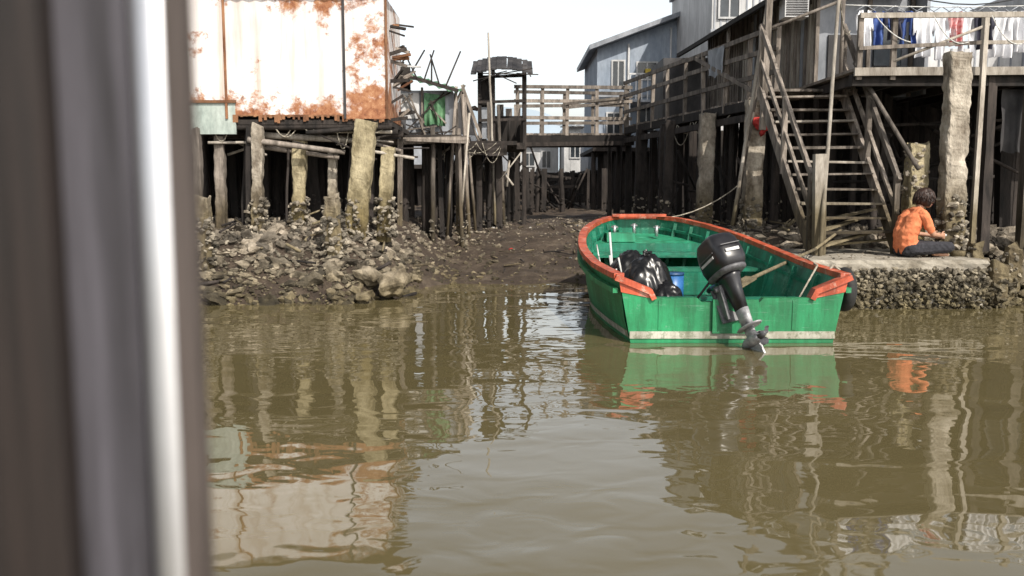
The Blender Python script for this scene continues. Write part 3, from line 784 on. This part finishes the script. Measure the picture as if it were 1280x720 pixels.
b.obj('blue_drum',E)
b=B(); b.pole((2.3,8.75,.56),(3.9,11.3,.72),.022,wood_l,.02,8,4); b.pole((3.9,11.3,.72),(4.55,12.2,.92),.02,wood_l)
b.beam((2.15,8.62,.50),(2.42,8.86,.60),.13,.025,wood_l); b.obj('wooden_oar',E)
vs=[];fs=[];a1,a2=28,10
for i in range(a1):
    g=2*math.pi*i/a1
    for j in range(a2):
        h=2*math.pi*j/a2; r=.17+.06*math.cos(h)
        vs.append((3.40+.065*math.sin(h),8.95+r*math.cos(g),.47+r*math.sin(g)))
for i in range(a1):
    for j in range(a2): fs.append([i*a2+j,((i+1)%a1)*a2+j,((i+1)%a1)*a2+(j+1)%a2,i*a2+(j+1)%a2])
b=B(); b.add(vs,fs,rubber,True); b.tube([(3.40,8.95,.63),(3.28,8.95,.72),(3.2,8.95,.62)],.011,rope_m); b.obj('tyre_fender',E)
bag=M('black_plastic_bag',(.006,.006,.007),(.012,.012,.013),8,.3,.0)
def baggy(b,c,r,h):
    vs,fs=ico(5); c=Vector(c); out=[]; off=V(R(0,50),0,0)
    for v in vs:
        k=1+.12*noise.noise(v*1.6+off)+.16*abs(noise.noise(V(v.x*3.2,v.y*3.2,v.z*1.3)+off))+.03*abs(noise.noise(v*7+off))
        z=v.z*h*k; rr=r*k*(1.08-.3*max(0,v.z))
        out.append(c+V(v.x*rr,v.y*rr,z))
    b.add(out,fs,bag,True)
b=B(); baggy(b,(1.50,9.75,.42),.27,.34); baggy(b,(1.36,10.15,.50),.23,.28); baggy(b,(1.68,9.5,.28),.18,.2)
b.rock((1.5,9.75,.78),.06,bag,3,1.2,.5)
b.obj('garbage_bag')
b=B(); b.pole((1.22,9.35,.6-.48),(1.22,9.35,.24),.05,tin_w,.06,12); b.obj('white_cup')

# ------------------------------------------------------------------ outboard motor
E=empty('outboard_motor')
mblk=M('black_engine_cowl',(.010,.010,.012),(.026,.026,.030),5,.32,.08,.002,fine=.3)
mgry=M('grey_engine_casting',(.05,.05,.055),(.16,.16,.17),9,.5,.4,.004)
malu=M('bare_aluminium',(.24,.24,.25),(.55,.55,.56),12,.45,.3,.003,metal=.2)
def loft(b,secs,m,n=24,pw=3.2):
    vs=[];fs=[]
    for (z,cxx,cyy,wx_,wy_) in secs:
        for j in range(n):
            g=2*math.pi*j/n; c_,s_=math.cos(g),math.sin(g)
            vs.append((cxx+wx_*math.copysign(abs(c_)**(2/pw),c_),cyy+wy_*math.copysign(abs(s_)**(2/pw),s_),z))
    for i in range(len(secs)-1):
        for j in range(n): fs.append([i*n+j,i*n+(j+1)%n,(i+1)*n+(j+1)%n,(i+1)*n+j])
    fs+=[list(range(n))[::-1],[(len(secs)-1)*n+j for j in range(n)]]
    b.add(vs,fs,m,True)
b=B()
loft(b,[(.12,0,.02,.10,.17),(.15,0,.02,.135,.235),(.22,0,.02,.152,.26),(.34,0,.03,.155,.25),(.43,0,.04,.148,.225),(.485,0,.05,.130,.19),(.51,0,.05,.095,.14),(.518,0,.05,.03,.06)],mblk,32,4.2)
b.obj('cowl',E); b=B()
loft(b,[(.10,0,.02,.12,.20),(.118,0,.02,.143,.24),(.145,0,.02,.143,.24),(.155,0,.02,.13,.23)],mgry)
for sg in(-1,1):
    b.box((sg*.157-.003,-.12,.26),(sg*.157+.003,.16,.285),tin_w); b.box((sg*.157-.002,-.14,.31),(sg*.157+.002,.18,.318),mgry)
b.box((-.07,-.243,.27),(.07,-.236,.30),tin_w); b.box((-.10,-.240,.345),(.10,-.226,.352),mgry)
b.obj('trim',E); b=B()
loft(b,[(-.25,0,.0,.045,.09),(-.05,0,.01,.065,.11),(.06,0,.02,.09,.14),(.11,0,.02,.10,.17)],mblk,20,2.6)
loft(b,[(-.42,0,.0,.038,.085),(-.25,0,.0,.047,.092)],malu,20,2.6)
loft(b,[(-.44,0,-.02,.085,.17),(-.43,0,-.02,.095,.19),(-.42,0,-.02,.085,.17)],malu,20,2.2)
loft(b,[(-.60,0,.02,.02,.08),(-.52,0,.0,.028,.085),(-.43,0,.0,.034,.085)],malu,16,2)
b.obj('leg',E); b=B()
prof=[(.22,.005),(.19,.03),(.12,.05),(0,.06),(-.1,.055),(-.16,.045)]
vs=[];fs=[]
for yv,r in prof:
    for j in range(16): g=2*math.pi*j/16; vs.append((r*math.cos(g),yv,-.56+r*math.sin(g)))
for i in range(len(prof)-1):
    for j in range(16): fs.append([i*16+j,i*16+(j+1)%16,(i+1)*16+(j+1)%16,(i+1)*16+j])
fs.append([(len(prof)-1)*16+j for j in range(16)]); b.add(vs,fs,malu,True)
b.add([(-.012,.10,-.60),(-.012,-.10,-.60),(-.008,-.13,-.78),(-.008,-.03,-.78),(.012,.10,-.60),(.012,-.10,-.60),(.008,-.13,-.78),(.008,-.03,-.78)],[[0,1,2,3],[7,6,5,4],[0,4,5,1],[1,5,6,2],[2,6,7,3],[3,7,4,0]],malu)
b.obj('gearcase',E); b=B()
for k in range(3):
    g0=k*2.094+.5; vs=[];fs=[]
    for i in range(6):
        r=.035+.065*i/5; w=[.30,.55,.62,.55,.40,.12][i]
        for j in range(5):
            a_=g0+(j/4-.5)*w*1.6; vs.append((r*math.cos(a_),-.19-.05*(j/4-.5),-.56+r*math.sin(a_)))
    for i in range(5):
        for j in range(4): fs.append([i*5+j,i*5+j+1,(i+1)*5+j+1,(i+1)*5+j])
    b.add(vs,fs,mgry,True)
b.pole((0,-.16,-.56),(0,-.25,-.56),.042,mgry,.02,12)
b.obj('propeller',E); b=B()
for sg in(-1,1):
    b.beam((sg*.09,.10,.05),(sg*.09,.16,-.28),.035,.10,mgry); b.pole((sg*.09,.16,-.05),(sg*.09,.30,-.05),.014,steel)
b.pole((-.13,.12,.02),(.13,.12,.02),.03,mgry); b.box((-.13,.19,-.3),(.13,.215,.04),mgry)
b.pole((.05,.2,.13),(.16,.72,.20),.022,mblk,.026,10); b.pole((.16,.72,.20),(.19,.85,.215),.03,rubber)
b.tube([(-.1,.2,.14),(-.25,.5,.0),(-.35,.9,-.1)],.012,rubber)
b.obj('clamp_and_tiller',E)
E.location=(2.10,8.33,.58)
E.rotation_euler=Euler((math.radians(-27),math.radians(-10),math.radians(16)),'XYZ')

# ------------------------------------------------------------------ clothes
def cloth(name,x,y,z,w,h,m,kind='shirt',seed=0):
    b=B(); nx,nz=26,26; vs=[];fs=[]
    for j in range(nz+1):
        for i in range(nx+1):
            u=i/nx*2-1;v=j/nz
            px=x+u*w/2*(1+.05*noise.noise(V(u*2,v*3,seed))); 
            py=y+.05*math.sin(u*9+seed)*(.3+v)+.05*noise.noise(V(u*3,v*3,seed+9))
            pz=z-h*v-(.03*u*u)
            vs.append((px,py,pz))
    for j in range(nz):
        for i in range(nx):
            u=(i+.5)/nx*2-1;v=(j+.5)/nz;a=abs(u)
            if kind=='shirt': ok=(a<.58) or (v<.35+.35*(a-.58) and v>.25*(a-.58)); ok=ok and not(v<.08 and a<.2)
            elif kind=='pants': ok=(a<.8) and not(v>.3 and a<.08+.05*v)
            else: ok=True
            if ok: fs.append([j*(nx+1)+i,j*(nx+1)+i+1,(j+1)*(nx+1)+i+1,(j+1)*(nx+1)+i])
    b.add(vs,fs,m,True); 
    b.tube([(x-.15,y,z-.02),(x,y,z+.07),(x+.15,y,z-.02)],.006,tin_g)
    b.obj(name,CE)
CE=empty('washing_line')
wc=M('white_cotton',(.68,.69,.72),(.80,.80,.82),5,.9,.2,.01,fine=.1); bc=M('blue_cotton',(.03,.06,.20),(.06,.11,.32),5,.9,.2,.01,fine=.2); kc=M('dark_cotton',(.015,.015,.03),(.04,.04,.06),5,.9,.2,.01,fine=.2); pc=M('red_print_cotton',(.5,.06,.06),(.75,.6,.6),14,.9,.2,.01,fine=.1)
zz=4.12
for i,(x,w,h,m,k) in enumerate([(4.98,.26,.55,wc,'shirt'),(5.2,.30,.50,bc,'shirt'),(5.42,.30,.42,kc,'shirt'),(5.64,.3,.5,bc,'pants'),(5.86,.34,.66,wc,'shirt'),(6.12,.30,.7,wc,'shirt'),(6.34,.26,.5,pc,'shirt'),(6.52,.30,.66,wc,'pants'),(6.76,.34,.55,kc,'shirt'),(7.0,.36,.66,wc,'sheet'),(7.25,.30,.6,wc,'shirt'),(7.5,.3,.7,wc,'shirt'),(7.8,.3,.55,wc,'pants')]):
    cloth('garment_%d'%(i+1),x+.25,13.4+.03*(i%2),zz-.02*math.sin((x-5)*1.1),w,h,m,k,i*3.1)
b=B(); b.tube([(4.9+i*.4,13.4,zz+.07-.03*math.sin(i*.4)) for i in range(11)],.008,rope_w); b.pole((4.9,13.4,3.1),(4.9,13.4,4.5),.03,wood); b.pole((8.9,13.4,3.1),(8.9,13.4,4.5),.03,wood)
b.obj('line_and_poles',CE)
b=B(); b.sag((4.45,12.3,4.5),(7.9,14.3,4.45),.25,.010,rubber)
b.obj('overhead_cable')

# ------------------------------------------------------------------ PERSON
skin=M('skin',(.36,.19,.12),(.46,.26,.17),6,.6,.1,.002,fine=.1)
orange=M('orange_cotton',(.58,.16,.065),(.74,.25,.11),5,.9,.5,.012,fine=.3)
trous=M('dark_trousers',(.014,.014,.018),(.04,.04,.05),6,.9,.5,.01)
hairm=M('dark_brown_hair',(.010,.005,.004),(.045,.018,.010),10,.5,.6,.004,(6,6,1))
lip=M('lips',(.30,.08,.07),(.36,.10,.09),6,.5,0); eyew=M('eye_white',(.7,.68,.65),(.75,.73,.7),6,.3,0); eyed=M('iris',(.01,.006,.004),(.02,.01,.008),6,.2,0)
bones=[]
def bn(p1,r1,p2,r2,m): bones.append((Vector(p1),r1,Vector(p2),r2,m))
bn((-.02,-.07,.115),.115,(-.02,.07,.115),.115,trous)
bn((-.02,-.05,.13),.125,(-.035,-.05,.30),.115,orange); bn((-.02,.05,.13),.125,(-.035,.05,.30),.115,orange)
bn((-.035,-.05,.30),.115,(.04,-.075,.47),.112,orange); bn((-.035,.05,.30),.115,(.04,.075,.47),.112,orange)
bn((.04,-.07,.47),.112,(.10,-.09,.56),.075,orange); bn((.04,.07,.47),.112,(.10,.09,.56),.075,orange)
bn((.10,-.15,.55),.066,(.10,.15,.55),.066,orange); bn((.11,-.05,.59),.06,(.11,.05,.59),.06,orange)
bn((.13,0,.60),.052,(.20,0,.69),.047,skin)
hd=V(.245,0,.765)
bn(hd+V(-.03,0,.02),.092,hd+V(.015,0,.02),.088,skin); bn(hd+V(.02,0,-.01),.076,hd+V(.045,0,-.080),.047,skin)
bn(hd+V(.094,0,-.02),.012,hd+V(.116,0,-.05),.016,skin)
for sg in(-1,1):
    bn(hd+V(-.01,sg*.086,-.01),.018,hd+V(-.015,sg*.089,-.045),.013,skin)
    bn((.10,sg*.17,.545),.064,(.15,sg*.205,.42),.055,orange); bn((.15,sg*.205,.42),.055,(.18,sg*.215,.36),.052,orange)
    bn((.18,sg*.215,.36),.042,(.22,sg*.22,.30),.038,skin)
    bn((.22,sg*.22,.30),.038,(.44,sg*.10,.27),.026,skin)
    pw=V(.44,sg*.10,.27); pe=V(.505,sg*.055,.265)
    bn(pw,.025,pe,.022,skin); bn(pw+V(0,0,.012),.02,pe+V(.0,0,.022),.018,skin); bn(pw-V(0,0,.012),.02,pe-V(.0,0,.022),.018,skin)
    for q,(dz,l) in enumerate(((.032,.9),(.011,1.0),(-.011,.94),(-.032,.75))):
        a=pe+V(0,0,dz); c1=a+V(.034*l,-sg*.010,.002)*1; c2=c1+V(.018*l,-sg*.020*l,-.003); c3=c2+V(-.002,-sg*.018*l,-.004)
        bn(a,.0105,c1,.0095,skin); bn(c1,.0095,c2,.0085,skin); bn(c2,.0085,c3,.0075,skin)
    a=pw+V(.015,-sg*.01,.03); c1=a+V(.028,-sg*.012,.022); c2=c1+V(.026,-sg*.014,.004); bn(a,.014,c1,.012,skin); bn(c1,.012,c2,.009,skin)
    bn((.02,sg*.09,.115),.098,(.42,sg*.27,.135),.066,trous)
    bn((.42,sg*.27,.135),.064,(.34,-sg*.03,.07),.048,trous); bn((.34,-sg*.03,.07),.048,(.31,-sg*.11,.055),.042,trous)
    bn((.30,-sg*.13,.05),.036,(.30,-sg*.17,.045),.034,skin); bn((.29,-sg*.17,.045),.034,(.40,-sg*.22,.035),.026,skin); bn((.40,-sg*.22,.035),.026,(.44,-sg*.235,.03),.018,skin)
bm=bmesh.new(); iv,_=ico(2)
for p1,r1,p2,r2,m in bones:
    vv=[bm.verts.new(p1+v*r1) for v in iv]+[bm.verts.new(p2+v*r2) for v in iv]
    r=bmesh.ops.convex_hull(bm,input=vv)
    dead=[g for g in r['geom_interior'] if isinstance(g,bmesh.types.BMVert)]
    bmesh.ops.delete(bm,geom=list(set(dead)),context='VERTS')
me=bpy.data.meshes.new('tmp'); bm.to_mesh(me); bm.free()
tmp=bpy.data.objects.new('tmp',me); scene.collection.objects.link(tmp)
rm=tmp.modifiers.new('r','REMESH'); rm.mode='VOXEL'; rm.voxel_size=.0055
sm_=tmp.modifiers.new('s','SMOOTH'); sm_.iterations=3; sm_.factor=.5
dg=bpy.context.evaluated_depsgraph_get(); body=bpy.data.meshes.new_from_object(tmp.evaluated_get(dg)); bpy.data.objects.remove(tmp)
P=empty('seated_person')
co=np.zeros(len(body.vertices)*3); body.vertices.foreach_get('co',co); co=co.reshape(-1,3)
mats=[skin,orange,trous]
def nearest(pts):
    best=np.full(len(pts),1e9); idx=np.zeros(len(pts),int)
    for p1,r1,p2,r2,m in bones:
        a=np.array(p1);d_=np.array(p2)-a;L=max(d_@d_,1e-9); t=np.clip(((pts-a)@d_)/L,0,1)
        dist=np.linalg.norm(pts-(a+t[:,None]*d_),axis=1)-(r1+(r2-r1)*t)
        w=dist<best; best[w]=dist[w]; idx[w]=mats.index(m)
    return idx
vi=nearest(co)
nr=np.zeros(len(body.vertices)*3); body.vertices.foreach_get('normal',nr); nr=nr.reshape(-1,3)
for i in range(len(co)):
    if vi[i]>0:
        p=V(*co[i]); k=.008+.013*noise.noise(V(p.x*7,p.y*7,p.z*16))+.006*noise.noise(p*28)
        co[i]+=nr[i]*k
body.vertices.foreach_set('co',co.ravel())
cen=np.zeros(len(body.polygons)*3); body.polygons.foreach_get('center',cen); fi=nearest(cen.reshape(-1,3))
body.materials.clear()
for m in mats: body.materials.append(m)
body.polygons.foreach_set('material_index',fi.astype(np.int32)); body.polygons.foreach_set('use_smooth',np.ones(len(body.polygons),bool)); body.update()
o=bpy.data.objects.new('body',body); scene.collection.objects.link(o); o.parent=P
b=B()
for sg in(-1,1):
    for c,r,m in((hd+V(.086,sg*.03,-.005),.013,eyew),(hd+V(.096,sg*.03,-.010),.006,eyed)):
        vs,fs=ico(2); b.add([c+v*r for v in vs],fs,m,True)
    b.beam(hd+V(.098,sg*.015,.022),hd+V(.090,sg*.048,.020),.008,.006,hairm)
b.beam(hd+V(.094,-.022,-.082),hd+V(.094,.022,-.082),.010,.012,lip)
b.obj('face',P)
b=B()
vs,fs=ico(5); out=[];ok=[]
for v in vs:
    k=1+.06*noise.noise(V(v.x*3,v.y*3,v.z*3))+.07*noise.noise(V(math.atan2(v.y,v.x)*9,v.z*1.5,4))
    p=V(v.x*.130,v.y*.122,v.z*.118)*k
    if v.z<0: p.z*=1.25
    out.append(hd+V(-.014,0,.022)+p); 
for f in fs:
    c=(vs[f[0]]+vs[f[1]]+vs[f[2]])/3
    face=(c.x>.55 and c.z<.32+.25*abs(c.y)) or c.z<-.86 or (c.x>.38 and c.z<-.1)
    if not face: ok.append(f)
b.add(out,ok,hairm,True)
for i in range(420):
    g=R(.8,5.5); el=R(-.3,1.3); dv=V(math.cos(g)*math.cos(el),math.sin(g)*math.cos(el),math.sin(el))
    p=hd+V(-.014,0,.022)+V(dv.x*.13,dv.y*.122,dv.z*.12); q=p+V(dv.x*.02,dv.y*.02,-R(.04,.09)); 
    b.pole(p,q,.006,hairm,.002,5)
b.obj('hair',P)
b=B(); vs,fs=ico(2); b.add([V(.555,0,.275)+V(v.x*.05,v.y*.035,v.z*.022) for v in vs],fs,tin_w,True); b.obj('held_bowl',P)
P.location=(5.22,11.62,.60); P.rotation_euler=(0,0,math.radians(14))
b=B(); b.pole((5.9,11.6,.6),(5.9,11.6,.68),.10,conc,.12,14); b.obj('clay_bowl')

# ------------------------------------------------------------------ cabin post of the boat the view is taken from
E=empty('boat_cabin_post')
fg_d=M('shade_darkened_wood',(.003,.002,.002),(.026,.017,.014),1.4,.65,.3,.004,(22,22,1.2))  # dark albedo on the post's boards stands for their shade
fg_g=M('shade_darkened_grey_wood',(.018,.016,.019),(.10,.094,.112),1.6,.7,.3,.004,(24,24,1.0))  # grey board, its shaded face likewise put into the colour
fg_m=M('polished_steel',(.62,.62,.64),(.78,.78,.80),4,.30,.0,metal=.85,fine=.1)
fg_b=M('brown_grey_trim',(.04,.03,.026),(.13,.105,.095),2,.7,.3,.004,(18,18,1))
b=B()
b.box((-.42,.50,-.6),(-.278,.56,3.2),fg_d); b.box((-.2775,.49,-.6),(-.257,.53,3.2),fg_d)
b.box((-.2565,.505,-.6),(-.216,.535,3.2),fg_g); b.obj('timber',E)
b=B(); b.pole((-.2025,.515,-.6),(-.2025,.515,3.2),.0140,fg_m,n=40); b.obj('steel_tube',E)
b=B(); b.box((-.1945,.502,-.6),(-.1815,.514,3.2),fg_b); b.obj('edge_trim',E)

# ------------------------------------------------------------------ camera, light, world
cam=bpy.data.cameras.new('Camera'); co_=bpy.data.objects.new('Camera',cam); scene.collection.objects.link(co_); scene.camera=co_
cam.sensor_width=36; cam.lens=30.94; cam.clip_end=3000; cam.clip_start=.05
co_.location=(0,0,1.5); co_.rotation_euler=(math.radians(90-6.48),0,0)
cam.dof.use_dof=True; cam.dof.focus_distance=11; cam.dof.aperture_fstop=3.4
el=math.radians(43); az=math.radians(152)
sd=V(math.sin(az)*math.cos(el),math.cos(az)*math.cos(el),math.sin(el))
l=bpy.data.lights.new('sun','SUN'); l.energy=5.0; l.angle=math.radians(.5); l.color=(1,.93,.83)
lo=bpy.data.objects.new('sun',l); scene.collection.objects.link(lo); lo.rotation_euler=sd.to_track_quat('Z','Y').to_euler(); lo.location=(0,-5,20)
w=bpy.data.worlds.new('World'); scene.world=w; w.use_nodes=True; nt=w.node_tree
sky=nt.nodes.new('ShaderNodeTexSky'); sky.sky_type='NISHITA'; sky.sun_disc=False; sky.sun_elevation=el; sky.sun_rotation=az; sky.dust_density=4; sky.air_density=1.2
# bright low haze: the sky lightens toward the horizon
tc=nt.nodes.new('ShaderNodeTexCoord'); sx=nt.nodes.new('ShaderNodeSeparateXYZ'); nt.links.new(tc.outputs['Generated'],sx.inputs[0])
mr=nt.nodes.new('ShaderNodeMapRange'); nt.links.new(sx.outputs['Z'],mr.inputs['Value']); mr.inputs['From Min'].default_value=.05; mr.inputs['From Max'].default_value=.62; mr.inputs['To Min'].default_value=2.6; mr.inputs['To Max'].default_value=.6
hs=nt.nodes.new('ShaderNodeHueSaturation'); hs.inputs['Saturation'].default_value=.34
nt.links.new(mr.outputs[0],hs.inputs['Value'])
nt.links.new(sky.outputs[0],hs.inputs['Color']); bg=nt.nodes['Background']; nt.links.new(hs.outputs[0],bg.inputs['Color']); bg.inputs['Strength'].default_value=.13
scene.view_settings.view_transform='Standard'; scene.view_settings.look='None'; scene.view_settings.exposure=0
